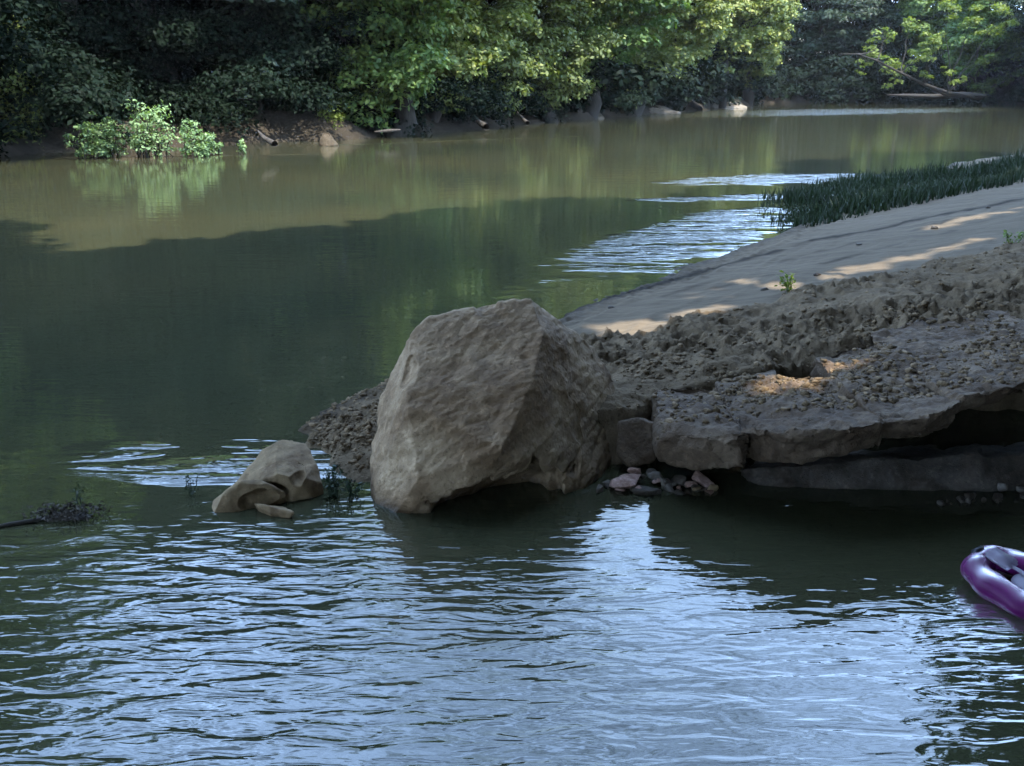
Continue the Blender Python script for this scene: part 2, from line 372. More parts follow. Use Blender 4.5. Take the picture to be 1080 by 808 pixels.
def chip(V, n, depth, seed, up=.2):
    rs = np.random.RandomState(seed); c = V.mean(0); ext = (V-c).std(0)
    for _ in range(n):
        d = rs.randn(3); d[2] = d[2]*.8+up; d /= np.linalg.norm(d); h = (V-c)@d; m = h.max()-depth*(.3+1.2*rs.rand()); k = np.maximum(h-m, 0)*.93
        V = V-k[:, None]*d
    return V
def rock(name, groups, mat, voxel=.012, smooth=3, amps=((.03, 3), (.012, 9), (.004, 28)), seed=0, dents=(), origin=None, parent=None, ridge=0, chips=0, cdepth=.03, diag=False):
    me = remesh(hulls(groups), voxel, smooth); me.materials.clear()
    V, N = getV(me)
    for c, r, vec in dents:
        q = (V-np.array(c))/np.array(r)*(1+.35*fbm(V*9, 3, seed+5))[:, None]; f = np.clip(1-(q**2).sum(1), 0, 1); V += (f**.6)[:, None]*np.array(vec)
    if chips: V = chip(V, chips, cdepth, seed)
    dsp = 0
    Q = V@np.array([[1, 0, 0], [0, 1, 0], [0, 0, 1.]]) if not diag else np.stack([V[:, 0]*.75+V[:, 2]*.45, V[:, 1], V[:, 2]*1.7-V[:, 0]*1.0], 1)
    for k, (a, fq) in enumerate(amps): dsp = dsp+a*fbm(Q*fq, 3, seed+k*11)
    if ridge: dsp = dsp-ridge*(1-np.abs(fbm(Q*np.array([2.2, 2.2, 4.5]), 3, seed+77)))**4
    V = V+N*dsp[:, None]
    if origin is None: origin = np.array([V[:, 0].mean(), V[:, 1].mean(), V[:, 2].min()])
    V -= np.array(origin)
    me.vertices.foreach_set('co', V.astype(np.float32).ravel()); me.update()
    o = link(name, me, mat, parent); o.location = origin; return o

T = W
bl = [T(560, 314, 5.0), T(530, 321, 4.98), T(484, 332, 4.98), T(449, 335, 4.9), T(432, 354, 4.82), T(500, 330, 5.5), T(600, 352, 5.55), T(470, 345, 5.4),
      T(588, 335, 5.06), T(628, 368, 5.25), T(650, 412, 5.22), T(653, 440, 5.15), T(652, 500, 4.9), T(640, 470, 5.5),
      T(574, 350, 4.78), T(562, 400, 4.52), T(531, 474, 4.20), T(590, 500, 4.50), T(440, 505, 4.22), T(470, 500, 4.22),
      T(413, 388, 4.85), T(401, 420, 4.78), T(390, 490, 4.66), T(393, 528, 4.4), T(430, 425, 4.42), T(420, 545, 4.24), T(448, 548, 4.30),
      T(505, 540, 4.50), T(587, 530, 4.62), T(640, 520, 4.72), T(440, 420, 5.4), T(420, 480, 5.3)]
lowb = [T(448, 548, 4.30)-[0, 0, .15], T(393, 528, 4.4)-[0, 0, .15], T(587, 530, 4.62)-[0, 0, .2], T(640, 520, 4.72)-[0, 0, .2], T(640, 500, 5.5)-[0, 0, .25], T(430, 500, 5.3)-[0, 0, .25]]
bo = rock('boulder', [bl+lowb], M['boulder'], .009, 1, ((.012, 2.4), (.007, 5), (.0045, 13), (.003, 34)), 3, chips=12, cdepth=.014, ridge=.008, diag=True,
          dents=[(T(530, 528, 4.36), (.40, .26, .16), (0, .24, .03)), (T(610, 380, 4.95), (.13, .2, .10), (.0, .03, -.01)), (T(600, 450, 4.6), (.14, .14, .26), (.01, .05, 0)), (T(640, 400, 5.0), (.05, .1, .10), (-.03, .02, 0)),
                 (T(512, 324, 5.0), (.07, .12, .045), (0, 0, -.035)), (T(432, 400, 4.6), (.05, .1, .16), (.02, .03, 0))])
tag(bo, 'large tan angular boulder standing in the water at the end of the bank', 'boulder')

# small split rock to the left of it
hump = [T(298, 463, 4.75), T(276, 474, 4.7), T(322, 467, 4.75), T(333, 488, 4.6), T(340, 520, 4.46), T(258, 500, 4.55), T(240, 518, 4.5), T(300, 498, 4.42), T(318, 505, 4.42), T(305, 530, 4.40),
        T(300, 490, 5.0), T(325, 500, 5.0), T(250, 520, 4.85)]
hump += [p-np.array([0, 0, .12]) for p in (T(340, 522, 4.6), T(240, 520, 4.6), T(300, 532, 4.55), T(320, 510, 5.0), T(250, 512, 4.9))]
lobe = [T(224, 540, 4.27), T(230, 525, 4.30), T(250, 508, 4.36), T(272, 506, 4.36), T(302, 519, 4.36), T(290, 514, 4.55), T(250, 512, 4.55), T(224, 532, 4.45), T(245, 541, 4.27), T(300, 530, 4.4)]
lobe += [p-np.array([0, 0, .10]) for p in (T(224, 540, 4.27), T(245, 541, 4.3), T(300, 530, 4.45), T(230, 520, 4.55))]
rk = empty('split_rock', (float(T(285, 530, 4.55)[0]), 4.55, -.1))
def child_rock(nm, *a, **k):
    o = rock(nm, *a, origin=tuple(rk.location), parent=rk, **k); o.location = (0, 0, 0); return o
child_rock('hump', [hump], M['tan_rock'], .0065, 4, ((.010, 4), (.005, 12), (.002, 30)), 5, chips=10, cdepth=.02,
           dents=[(T(313, 500, 4.43), (.045, .12, .075), (.01, .09, 0)), (T(290, 516, 4.42), (.09, .12, .035), (0, .08, 0)), (T(300, 480, 4.6), (.012, .2, .1), (0, .012, 0)), (T(334, 505, 4.6), (.02, .1, .05), (-.01, .03, 0))])
child_rock('lobe', [lobe], M['tan_rock'], .0065, 3, ((.012, 6), (.006, 14), (.002, 30)), 6, chips=8, cdepth=.012, dents=[(T(274, 530, 4.29), (.11, .12, .045), (0, .07, 0))])
child_rock('shard', [[T(268, 531, 4.28), T(285, 534, 4.24), T(311, 541, 4.2), T(306, 547, 4.2), T(285, 542, 4.22), T(300, 534, 4.36), T(272, 536, 4.36), T(285, 548, 4.3)-[0, 0, .05]]], M['tan_rock'], .005, 2, ((.005, 12), (.002, 30)), 8)
tag(rk, 'small tan hollowed rock poking out of the water left of the big boulder', 'rock')

# ledge slabs on the front edge of the bank
def slab(name, top_px, thick, back, mat, seed, voxel=.013, lift=.062, **k):
    g = []
    for (a, b) in top_px:
        q = P(a, b, lift); g += [q, q+np.array([0, .06, -thick]), q+np.array([back*.1, back, SL*(.1*back*NX+NY*back)]), q+np.array([back*.1, back, -thick-.05])]
    return rock(name, [g], mat, voxel, 3, ((.03, 2.3), (.014, 7), (.010, 18), (.005, 45)), seed, ridge=.03, chips=26, cdepth=.022, **k)
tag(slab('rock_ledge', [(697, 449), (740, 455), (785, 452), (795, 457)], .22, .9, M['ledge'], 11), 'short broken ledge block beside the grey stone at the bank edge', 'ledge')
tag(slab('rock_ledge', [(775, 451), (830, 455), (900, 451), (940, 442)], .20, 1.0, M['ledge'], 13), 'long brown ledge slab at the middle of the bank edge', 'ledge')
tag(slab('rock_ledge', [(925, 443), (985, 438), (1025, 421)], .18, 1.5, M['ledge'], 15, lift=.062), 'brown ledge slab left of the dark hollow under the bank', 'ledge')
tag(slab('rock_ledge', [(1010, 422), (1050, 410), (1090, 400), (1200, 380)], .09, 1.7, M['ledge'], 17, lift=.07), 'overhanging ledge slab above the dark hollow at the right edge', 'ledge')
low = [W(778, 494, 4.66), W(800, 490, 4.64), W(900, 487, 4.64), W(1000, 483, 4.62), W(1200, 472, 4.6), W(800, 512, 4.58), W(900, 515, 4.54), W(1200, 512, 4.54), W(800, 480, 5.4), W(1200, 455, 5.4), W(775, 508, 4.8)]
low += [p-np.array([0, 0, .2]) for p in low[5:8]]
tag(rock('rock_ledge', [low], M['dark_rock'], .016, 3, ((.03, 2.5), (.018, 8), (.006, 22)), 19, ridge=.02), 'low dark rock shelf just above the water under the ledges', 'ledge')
gs = [W(653, 446, 4.9), W(672, 440, 4.92), W(691, 447, 4.9), W(696, 470, 4.85), W(688, 486, 4.8), W(665, 492, 4.78), W(652, 478, 4.82), W(655, 450, 5.2), W(690, 450, 5.2), W(690, 480, 5.2), W(655, 485, 5.2)]
tag(rock('stone_block', [gs], M['ledge'], .008, 5, ((.014, 4), (.007, 12), (.003, 30)), 23, chips=12, cdepth=.02), 'grey rounded stone block wedged between the boulder and the ledges', 'stone')
gs = [P(795, 390, .0), P(815, 386, .0), P(822, 405, .02), P(800, 412, .03)]
gs = gs+[q+np.array([0, 0, .015]) for q in gs]+[q-np.array([0, 0, .1]) for q in gs]
tag(rock('stone', [gs], M['ledge'], .008, 3, ((.006, 6), (.003, 20)), 24), 'flat grey stone set in the rough silt above the ledges', 'stone')

def blob(cx, cy, cz, rx, ry, rz, seed, n=14):
    rr = random.Random(seed); pts = []
    for i in range(n):
        v = Vector((rr.gauss(0, 1), rr.gauss(0, 1), rr.gauss(0, 1))).normalized()*rr.uniform(.85, 1.1)
        pts.append(np.array([cx+v.x*rx, cy+v.y*ry, cz+v.z*rz]))
    return pts
def stone_at(px, py, Yd, wpx, hpx, mat, seed, label, group=None, name='stone', vox=.006):
    b_ = 521 if px < 900 else 534; Yd = G(px, b_)[1]+(b_-py)*.0085
    c = W(px, py, Yd); k = Yd/1000*1.3
    o = rock(name, [blob(c[0], c[1], c[2], wpx*k/2, wpx*k/2.2, hpx*k/1.7, seed, 9)], mat, vox, 1, ((.004, 12), (.003, 35)), seed, chips=6, cdepth=.06*hpx*k)
    return tag(o, label, 'stone', group)
grp = 'stones in the pile at the foot of the ledge'
stone_at(655, 509, 4.72, 46, 15, M['red_rock'], 31, 'flat brown stone leaning at the foot of the big boulder', grp)
stone_at(668, 499, 4.8, 16, 13, M['red_rock'], 32, 'small reddish stone on top of the left end of the pile', grp)
stone_at(682, 516, 4.62, 34, 20, M['dark_rock'], 33, 'dark slanted stone at the front of the pile by the water', grp)
stone_at(703, 511, 4.68, 17, 18, M['grey_rock'], 34, 'round grey stone standing in the middle of the pile', grp)
stone_at(717, 507, 4.74, 18, 14, M['dark_rock'], 35, 'dark stone behind the round grey stone in the pile', grp)
stone_at(741, 505, 4.72, 22, 22, M['red_rock'], 36, 'pinkish rough stone at the right end of the pile', grp)
stone_at(752, 514, 4.66, 14, 9, M['tan_rock'], 37, 'small orange stone at the right tip of the pile by the water', grp)
stone_at(734, 515, 4.62, 16, 8, M['tan_rock'], 38, 'small pale stone in front of the pinkish rough stone', grp)
stone_at(629, 515, 4.66, 16, 12, M['dark_rock'], 39, 'dark stone half under water touching the boulder', grp)
stone_at(692, 503, 4.78, 18, 7, M['grey_rock'], 40, 'thin pale stone on the slope of the pile', grp)
stone_at(719, 519, 4.6, 15, 6, M['dark_rock'], 41, 'thin wet stone at the waterline between grey and pinkish stones', grp)
stone_at(687, 498, 4.86, 12, 8, M['dark_rock'], 42, 'smallest dark stone at the back of the pile', grp)
rr = random.Random(15)
for k in range(26):
    a = rr.random(); px = 640+a*112; py = 519-rr.random()*16*(1-abs(a-.35)*.9)
    stone_at(px, py, 0, rr.uniform(7, 16), rr.uniform(5, 9), rr.choice([M['dark_rock'], M['red_rock'], M['dark_rock'], M['grey_rock']]), 300+k, 'small dark pebble filling the pile between the larger stones', grp, vox=.007)
grp = 'pebbles at the water on the right under the dark hollow'
rr = random.Random(5)
stone_at(1057, 513, 4.62, 11, 9, M['grey_rock'], 51, 'light round pebble on the stones under the dark hollow', grp)
stone_at(1076, 516, 4.62, 14, 9, M['grey_rock'], 52, 'pale flat pebble at the right edge under the dark hollow', grp)
for k in range(16):
    a = rr.uniform(0, 1); px = 992+a*95; py = 532-a*12+rr.uniform(-5, 5)
    stone_at(px, py, 4.62-(py-520)*.006, rr.uniform(6, 14), rr.uniform(5, 9), rr.choice([M['dark_rock'], M['grey_rock'], M['dark_rock']]), 60+k, 'small dark pebble by the water under the hollow', grp, vox=.007)
grp = 'small stones lying on the smooth sand'
for k, (px, py, l) in enumerate([(1042, 222, 'dark stone chip on the smooth sand near the right edge'), (862, 297, 'dark stone chip on the sand right of the green sprig'), (806, 311, 'small clod on the sand left of the green sprig'), (644, 330, 'dark stone chip at the river side of the smooth sand'),
                               (985, 243, 'small clod on the upper smooth sand'), (905, 262, 'small clod in the middle of the smooth sand')]):
    q = P(px, py); s_ = .018*q[1]/8+.012
    tag(rock('stone', [blob(q[0], q[1], bz(q[0], q[1])+s_*.3, s_*1.6, s_, s_*.7, 80+k)], M['dark_rock'], .006, 1, ((.004, 14),), 80+k), l, 'stone', grp)
# clods scattered over the rough silt: too many to count
rr = np.random.RandomState(4); Vs = []; Fs = []; nb = 0
ico = bmesh.new(); bmesh.ops.create_icosphere(ico, subdivisions=1, radius=1); iv = np.array([v.co[:] for v in ico.verts]); it = np.array([[v.index for v in f.verts] for f in ico.faces]); ico.free()
cx = np.concatenate([rr.uniform(-1.4, 8, 20000), rr.uniform(.7, 3.4, 10000), rr.uniform(-1.6, -.3, 7000)]); cy = np.concatenate([rr.uniform(4.8, 12, 20000), rr.uniform(4.5, 6.6, 10000), rr.uniform(4.7, 6.2, 7000)])
z, rg_, d_, so_ = bank(cx, cy, True); cp = np.stack([cx, cy, 0*cx], 1)
ok = (rg_ > .8) & (rr.rand(37000) < .3+.7*sm(-.3, .5, vnoise(cp*2.1, 66)+.4*vnoise(cp*6, 67))) & (cx < cy*.62+.3)
bpy.context.view_layer.update(); dg = bpy.context.evaluated_depsgraph_get()
for x, y in zip(cx[ok], cy[ok]):
    h_, l_, n_, i_, ob_, m_ = scn.ray_cast(dg, Vector((x, y, 2.5)), Vector((0, 0, -1)))
    if not h_ or l_.z < .012 or n_.z < .5 or not (ob_.name.startswith('sand_bank') or ob_.name.startswith('rock_ledge')): continue
    s_ = .004+.019*rr.rand()**4; v = iv*(1+.35*rr.randn(12, 1))*np.array([1.25, 1, .7])*s_
    a = rr.rand()*6.28; c, s2 = math.cos(a), math.sin(a); v = np.stack([v[:, 0]*c-v[:, 1]*s2, v[:, 0]*s2+v[:, 1]*c, v[:, 2]], 1)+[x, y, l_.z+s_*.05]
    Vs.append(v); Fs.append(it+nb); nb += 12
t = NT('silt_clods'); q = t.n('ShaderNodeNewGeometry')
col = t.ramp(q.outputs['Random Per Island'], [(0, (.0576, .0400, .0230)), (.6, (.0864, .0622, .0365)), (1, (.1248, .0888, .0538))])
M['clod'] = t.done(t.prin(col, .85, t.bump(t.noise(t.pos(), 90, 3), .8, .01), spec=.05))
tag(link('silt_clods', mesh_np('silt_clods', np.concatenate(Vs), np.concatenate(Fs)), M['clod'], smooth=False), kind='stuff')

# ------------------------------------------------------------------ foliage
def leaves(C, size, nrm_bias, rs, ratio=.55):
    n = len(C); N = nrm_bias+rs.randn(n, 3)*.55; N /= np.linalg.norm(N, axis=1)[:, None]+1e-9
    A = np.cross(N, rs.randn(n, 3)); A /= np.linalg.norm(A, axis=1)[:, None]+1e-9; B = np.cross(N, A)
    s = (size*(.6+.8*rs.rand(n)))[:, None]
    V = np.stack([C-A*s, C-B*s*ratio+N*s*.15, C+A*s, C+B*s*ratio+N*s*.15], 1).reshape(-1, 3)
    return V, np.arange(4*n).reshape(-1, 4)
def clump_leaves(centres, radii, per, size, rs, flat=.62):
    Cs, Ns = [], []
    for c, r in zip(centres, radii):
        n = max(4, int(per*(r**2)))
        d = rs.randn(n, 3); d /= np.linalg.norm(d, axis=1)[:, None]
        d[:, 2] = np.where(d[:, 2] < -.35, -d[:, 2]*.6, d[:, 2])
        rad = r*(.55+.5*rs.rand(n)**.6)[:, None]*(1+.25*np.sin(d[:, :1]*7+c[0]*3)*np.cos(d[:, 1:2]*6))
        Cs.append(c+d*rad*np.array([1, 1, flat])); Ns.append(d*.8+np.array([0, 0, .7]))
    C = np.concatenate(Cs); return leaves(C, np.full(len(C), size), np.concatenate(Ns), rs)
def tube(path, rad, seg=8, bumpy=.0, seed=0):
    path = [np.array(p, float) for p in path]; V = []; Fc = []
    rs = np.random.RandomState(seed)
    for i, p in enumerate(path):
        a = path[min(i+1, len(path)-1)]-path[max(i-1, 0)]; a /= np.linalg.norm(a)+1e-9
        u = np.cross(a, [.3, .9, .1]); u /= np.linalg.norm(u); v = np.cross(a, u)
        for k in range(seg):
            t = 2*math.pi*k/seg; r = rad[i]*(1+bumpy*rs.randn()); V.append(p+(u*math.cos(t)+v*math.sin(t))*r)
    for i in range(len(path)-1):
        for k in range(seg):
            k2 = (k+1) % seg; Fc.append([i*seg+k, i*seg+k2, (i+1)*seg+k2, (i+1)*seg+k])
    return np.array(V), np.array(Fc)
def join(parts):
    V, Fc, n = [], [], 0
    for v, f in parts: V.append(v); Fc.append(f+n); n += len(v)
    return np.concatenate(V), np.concatenate(Fc)
def curve(a, b, sag, n=7, seed=0, wob=.1):
    rs = np.random.RandomState(seed); a = np.array(a, float); b = np.array(b, float); L = np.linalg.norm(b-a)
    return [a+(b-a)*t+np.array([0, 0, sag*4*t*(1-t)])+rs.randn(3)*wob*L*.12*(0 < t < 1) for t in np.linspace(0, 1, n)]
TREES = {}
def tree_data(key, H, Rr, base, leaf, per, ncl, crown_r=(.7, 1.3), seed=0, lean=(0, 0)):
    rs = np.random.RandomState(seed); cs = []; rr_ = []
    while len(cs) < ncl:
        d = rs.randn(3); d /= np.linalg.norm(d); k = rs.rand()**.33
        zz = .5+.5*d[2]*k; prof = (np.sin(np.clip(zz*.93+.12, 0, 1)*math.pi)**.55)
        w = .75+.25*math.sin(3*math.atan2(d[1], d[0])+seed)+.15*math.sin(5*zz*3+seed)
        p = np.array([d[0]*k*Rr*prof*w+lean[0]*zz, d[1]*k*Rr*prof*w+lean[1]*zz, base+(H-base)*zz])
        if k < .5: continue
        cs.append(p); rr_.append(rs.uniform(*crown_r))
    crown = clump_leaves(cs, rr_, per, leaf, rs)
    tr = [tube(curve((0, 0, -1.0), (lean[0]*.6, lean[1]*.6, H*.8), .1, 9, seed, .25), np.linspace(.028*H, .006*H, 9), 10, .05, seed)]
    for k in range(0, ncl, max(1, ncl//26)):
        p = cs[k]; z0 = np.clip(p[2]*.65, 1.0, H*.75); a = np.array([lean[0]*z0/H*.75, lean[1]*z0/H*.75, z0])
        tr.append(tube(curve(a, p, -.2, 6, k, .3), np.linspace(.009*H*(1-z0/H)+.04, .02, 6), 6))
    TREES[key] = (mesh_np(key+'_crown', *crown), mesh_np(key+'_trunk', *join(tr)))
tree_data('low', 17, 5.4, .6, .115, 330, 300, (.6, 1.2), 1)
tree_data('low2', 20, 6.0, .3, .13, 270, 340, (.7, 1.35), 2, (1.5, -1))
tree_data('high', 18, 6.2, 4.6, .12, 300, 280, (.7, 1.3), 3, (0, -1.5))
tree_data('tall', 23, 6.5, 1.2, .17, 190, 330, (.8, 1.6), 4)
_crowns = {}
def tree(name, key, x, y, leafm, label, s=1.0, rz=0, group=None, z=None, cat='tree', sz=None):
    e = empty(name, (x, y, (gz(x, y) if z is None else z)-.1), R(rz)); e.scale = (s, s, sz or s)
    ck = (key, leafm)
    if ck not in _crowns:
        me = TREES[key][0] if not TREES[key][0].materials else TREES[key][0].copy()
        me.materials.clear(); me.materials.append(M[leafm]); _crowns[ck] = me
    link('crown', _crowns[ck], None, e, smooth=False); link('trunk', TREES[key][1], M['bark'], e)
    return tag(e, label, cat, group)
def along(px, back):                      # a point on the far bank behind photo column px
    py = np.interp(px, [a for a, b in far_px], [b for a, b in far_px]); q = G(px, py); dirn = q[:2]/np.linalg.norm(q[:2]); return q[:2]+dirn*back
gt = 'trees along the far left bank'
TL = [(-200, 8, 'low2', 'leaf', 1.0, 20, 'dense green tree beyond the left edge of the far bank'),
      (-200, 16, 'low', 'leaf_light', .95, 40, 'light green tree beyond the left end of the far bank'),
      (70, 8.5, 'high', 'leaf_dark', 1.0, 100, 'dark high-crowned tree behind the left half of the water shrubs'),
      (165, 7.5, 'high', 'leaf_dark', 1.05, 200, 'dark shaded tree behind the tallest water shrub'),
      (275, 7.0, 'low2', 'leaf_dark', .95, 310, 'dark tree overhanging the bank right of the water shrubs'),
      (322, 13, 'high', 'leaf', 1.0, 140, 'tall tree above the eroded mound on the far bank'),
      (400, 2.6, 'low2', 'leaf', .95, 75, 'green tree with lit foliage just right of the eroded mound'),
      (462, 3.2, 'low', 'leaf_light', 1.1, 10, 'light green tree drooping over a dark hollow on the far bank'),
      (520, 4.5, 'low2', 'leaf_olive', 1.0, 160, 'olive green tree right of the dark hollow on the far bank'),
      (572, 3.0, 'low', 'leaf_olive', 1.1, 250, 'olive tree hanging low to the water in mid far bank'),
      (618, 3.5, 'tall', 'leaf', 1.0, 30, 'green spreading tree left of the sand bar'),
      (660, 4.5, 'low2', 'leaf_olive', 1.15, 90, 'tall olive tree directly behind the sand bar'),
      (700, 5.5, 'tall', 'leaf_light', 1.05, 220, 'bright green tree left of the bare dead trunk'),
      (742, 7.5, 'tall', 'leaf_light', 1.1, 120, 'pale green tree behind the bare dead trunk'),
      (786, 8, 'tall', 'leaf_light', 1.05, 330, 'rounded hazy green tree at the tip of the far point')]
for (px, bk, key, lm, s, rz, lab) in TL:
    q = along(px, bk*.5 if px < 320 else bk*.35); tree('river_tree', key, q[0], q[1], lm, lab, s, rz, gt)
gt = 'trees at the dark river bend'
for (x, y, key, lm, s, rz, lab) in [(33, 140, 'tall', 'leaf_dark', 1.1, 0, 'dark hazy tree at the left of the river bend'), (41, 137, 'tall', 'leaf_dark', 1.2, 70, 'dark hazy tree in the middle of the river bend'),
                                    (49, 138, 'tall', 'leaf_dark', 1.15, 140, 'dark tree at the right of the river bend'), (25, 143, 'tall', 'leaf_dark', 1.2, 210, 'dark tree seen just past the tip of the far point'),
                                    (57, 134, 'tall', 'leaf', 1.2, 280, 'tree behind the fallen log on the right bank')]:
    tree('river_tree', key, x, y, lm, lab, s, rz, gt)
gt = 'trees on the right bank'
for (x, y, key, lm, s, rz, lab) in [(56, 118, 'tall', 'leaf', 1.0, 30, 'green tree behind the branch of yellow-green leaves on the right bank'), (60, 109, 'low2', 'leaf_dark', 1.2, 60, 'dark tree above the right end of the fallen log'),
                                    (57, 99, 'tall', 'leaf', .9, 100, 'dark green tree at the right edge of the photo'), (55, 84, 'tall', 'leaf', .9, 160, 'tree on the right bank beyond the right edge'),
                                    (46, 66, 'low2', 'leaf', 1.0, 200, 'nearer tree on the right bank beyond the right edge')]:
    tree('river_tree', key, x, y, lm, lab, s, rz, gt)
# shade trees on the near bank, behind and to the right of the camera
gt = 'shade trees on the near bank'
tree_data('shade', 19, 7.8, 7.0, .19, 190, 420, (.9, 1.6), 9, (-1.5, .5))
tree_data('over', 18, 7.4, 7.5, .21, 170, 620, (1.0, 1.7), 10, (0, 8.5))
NEAR = [('over', 12, 2.5, 1.0, 12), ('over', 6.5, -1.5, 1.0, 12), ('over', 1.2, -4.2, 1.0, -5), ('over', -5.2, -4.8, 1.0, 3), ('over', -12, -5.2, 1.0, 0), ('over', -19, -6.5, 1.05, 0), ('over', 17, 5, .95, 20), ('shade', 14.5, 13.5, 1, 250),
        ('shade', 20, 19, .95, 20), ('shade', 4, -9, 1.05, 80), ('shade', 13, -5, 1.0, 10), ('shade', -3, -11, 1.2, 99), ('shade', -10, -12, 1.2, 9), ('shade', 21, -2, 1.1, 70), ('shade', -27, -9, 1.1, 170)]
Sv = np.array(S)
def lit_spots(x, y):                     # chosen ground spots; leaves between them and the sun get cut away
    m = np.zeros(x.shape, bool)
    for (a, b, w0, w1) in (((655, 362), (800, 322), .16, .12), ((780, 326), (905, 288), .12, .16), ((880, 296), (1030, 258), .15, .10), ((640, 352), (720, 345), .06, .10), ((985, 243), (1080, 222), .10, .14), ((890, 223), (965, 206), .12, .2), ((1040, 196), (1080, 189), .1, .2), ((805, 422), (870, 398), .09, .14), ((730, 322), (800, 300), .04, .06)):
        A = P(*a)[:2]; B = P(*b)[:2]; e_ = B-A; t_ = np.clip(((x-A[0])*e_[0]+(y-A[1])*e_[1])/(e_@e_), 0, 1)
        m |= np.hypot(x-A[0]-t_*e_[0], y-A[1]-t_*e_[1]) < .2+(w0+(w1-w0)*t_)*(1+.6*np.sin(x*9+y*5))
    return m
for k, (key, x, y, s, rz) in enumerate(NEAR):
    e = tree('shade_tree', key, x, y, 'leaf', 'tall shade tree on the near bank behind the viewer', s, rz, gt, z=max(gz(x, y), SL*min(dd(x, y), 8) if y > 4.5 else -1))
    crown = [c for c in e.children if c.name.startswith('crown')][0]; me = crown.data; nv = len(me.vertices)
    v = np.empty(nv*3, np.float32); me.vertices.foreach_get('co', v); v = v.reshape(-1, 4, 3)
    c = v.mean(1)*s; ca, sa = math.cos(R(rz)), math.sin(R(rz)); wx = c[:, 0]*ca-c[:, 1]*sa+x; wy = c[:, 0]*sa+c[:, 1]*ca+y; wz = c[:, 2]+e.location.z-.45
    hit = lit_spots(wx-Sv[0]/Sv[2]*wz, wy-Sv[1]/Sv[2]*wz)
    if hit.sum() > 20:
        nm = mesh_np('crown', v[~hit].reshape(-1, 3), np.arange(4*int((~hit).sum())).reshape(-1, 4)); nm.materials.append(M['leaf']); crown.data = nm
for k, (x, y) in enumerate([(6.9, 1.2), (9.6, 4.6), (5.5, -1.6), (11.5, 7.5)]):  # unseen low trees added to darken the boulder's right side
    tree('undergrowth_tree', 'low' if k % 2 else 'low2', x, y, 'leaf', 'low leafy tree of the undergrowth on the near bank', .4, k*77, 'undergrowth on the near bank', z=max(gz(x, y), 0))
for k in range(10):  # unseen ring of trees added to cut low light from behind
    a = R(62+k*15.5); rd = 15 if k < 4 else (9.5 if k < 13 else 17); x, y = math.sin(a)*(rd+ (3 if k % 2 else 0)), math.cos(a)*(rd+(3 if k % 2 else 0))
    if k > 13: y -= 2
    tree('undergrowth_tree', 'low2' if k % 2 else 'low', x+2, y-2, 'leaf', 'low leafy tree of the undergrowth on the near bank', .62, k*47, 'undergrowth on the near bank')

# the wood behind the front row reads as one mass
rs = np.random.RandomState(77); cs = []; rr_ = []
def addwood(x, y, z0, z1, n):
    for _ in range(n): cs.append(np.array([x+rs.randn()*2.2, y+rs.randn()*2.0, rs.uniform(z0, z1)])); rr_.append(rs.uniform(1.2, 2.4))
for px in np.arange(-230, 800, 13):
    q = along(px, (4.6 if px < 320 else 6.0)*(1+max(0, px-500)/300)); addwood(q[0], q[1], .2, 4.5 if px < 360 else 3.5, 9)
for x in np.arange(22, 66, 1.6): addwood(x, 133.5+rs.rand()*1.5, .0, 6, 6)
for px in np.arange(880, 1110, 9):
    q = G(px, 109.6 if px < 1000 else 110.6); q = q*(1.0+4.0/q[1]); addwood(q[0], q[1], 0, 5, 7)
for x in np.arange(14, 72, 3): addwood(x, 141+rs.rand()*2, 4, 13, 12)
for k in range(10): addwood(66-k*.4, 118-k*2.2, 3, 14, 14)
for k in range(16): addwood(62-k*.4, 118-k*2.2, .0, 6, 6)
for px in np.arange(-230, 800, 26):
    for b in (9.5, 15):
        q = along(px, b*(1+.3*max(0, px-400)/400)); addwood(q[0], q[1], .5, 17 if b < 12 else 21, 15)
for px in np.arange(-60, 480, 20):
    q = along(px, 8); addwood(q[0], q[1], 4, 12, 9)
for px in (175, 195, 215, 235, 255):
    q = along(px, 7); addwood(q[0], q[1], 6, 19, 34); addwood(q[0], q[1], 3, 9, 22)
for x in np.arange(-30, 66, 4.5): addwood(x, 148+rs.rand()*3, .5, 24, 16)
for x in np.arange(20, 62, 3.5): addwood(x, 137.5+rs.rand()*2, .4, 7, 5)
for k in range(12): addwood(66+k*.3, 122-k*5, .5, 20, 14)
cs = np.array(cs); rr_ = np.array(rr_); nr = np.hypot(cs[:, 0], cs[:, 1]) < 62
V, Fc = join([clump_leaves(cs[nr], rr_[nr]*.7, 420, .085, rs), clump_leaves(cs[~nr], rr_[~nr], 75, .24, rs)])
tag(link('distant_woods', mesh_np('distant_woods', V, Fc), M['leaf_deep'], smooth=False), kind='stuff')

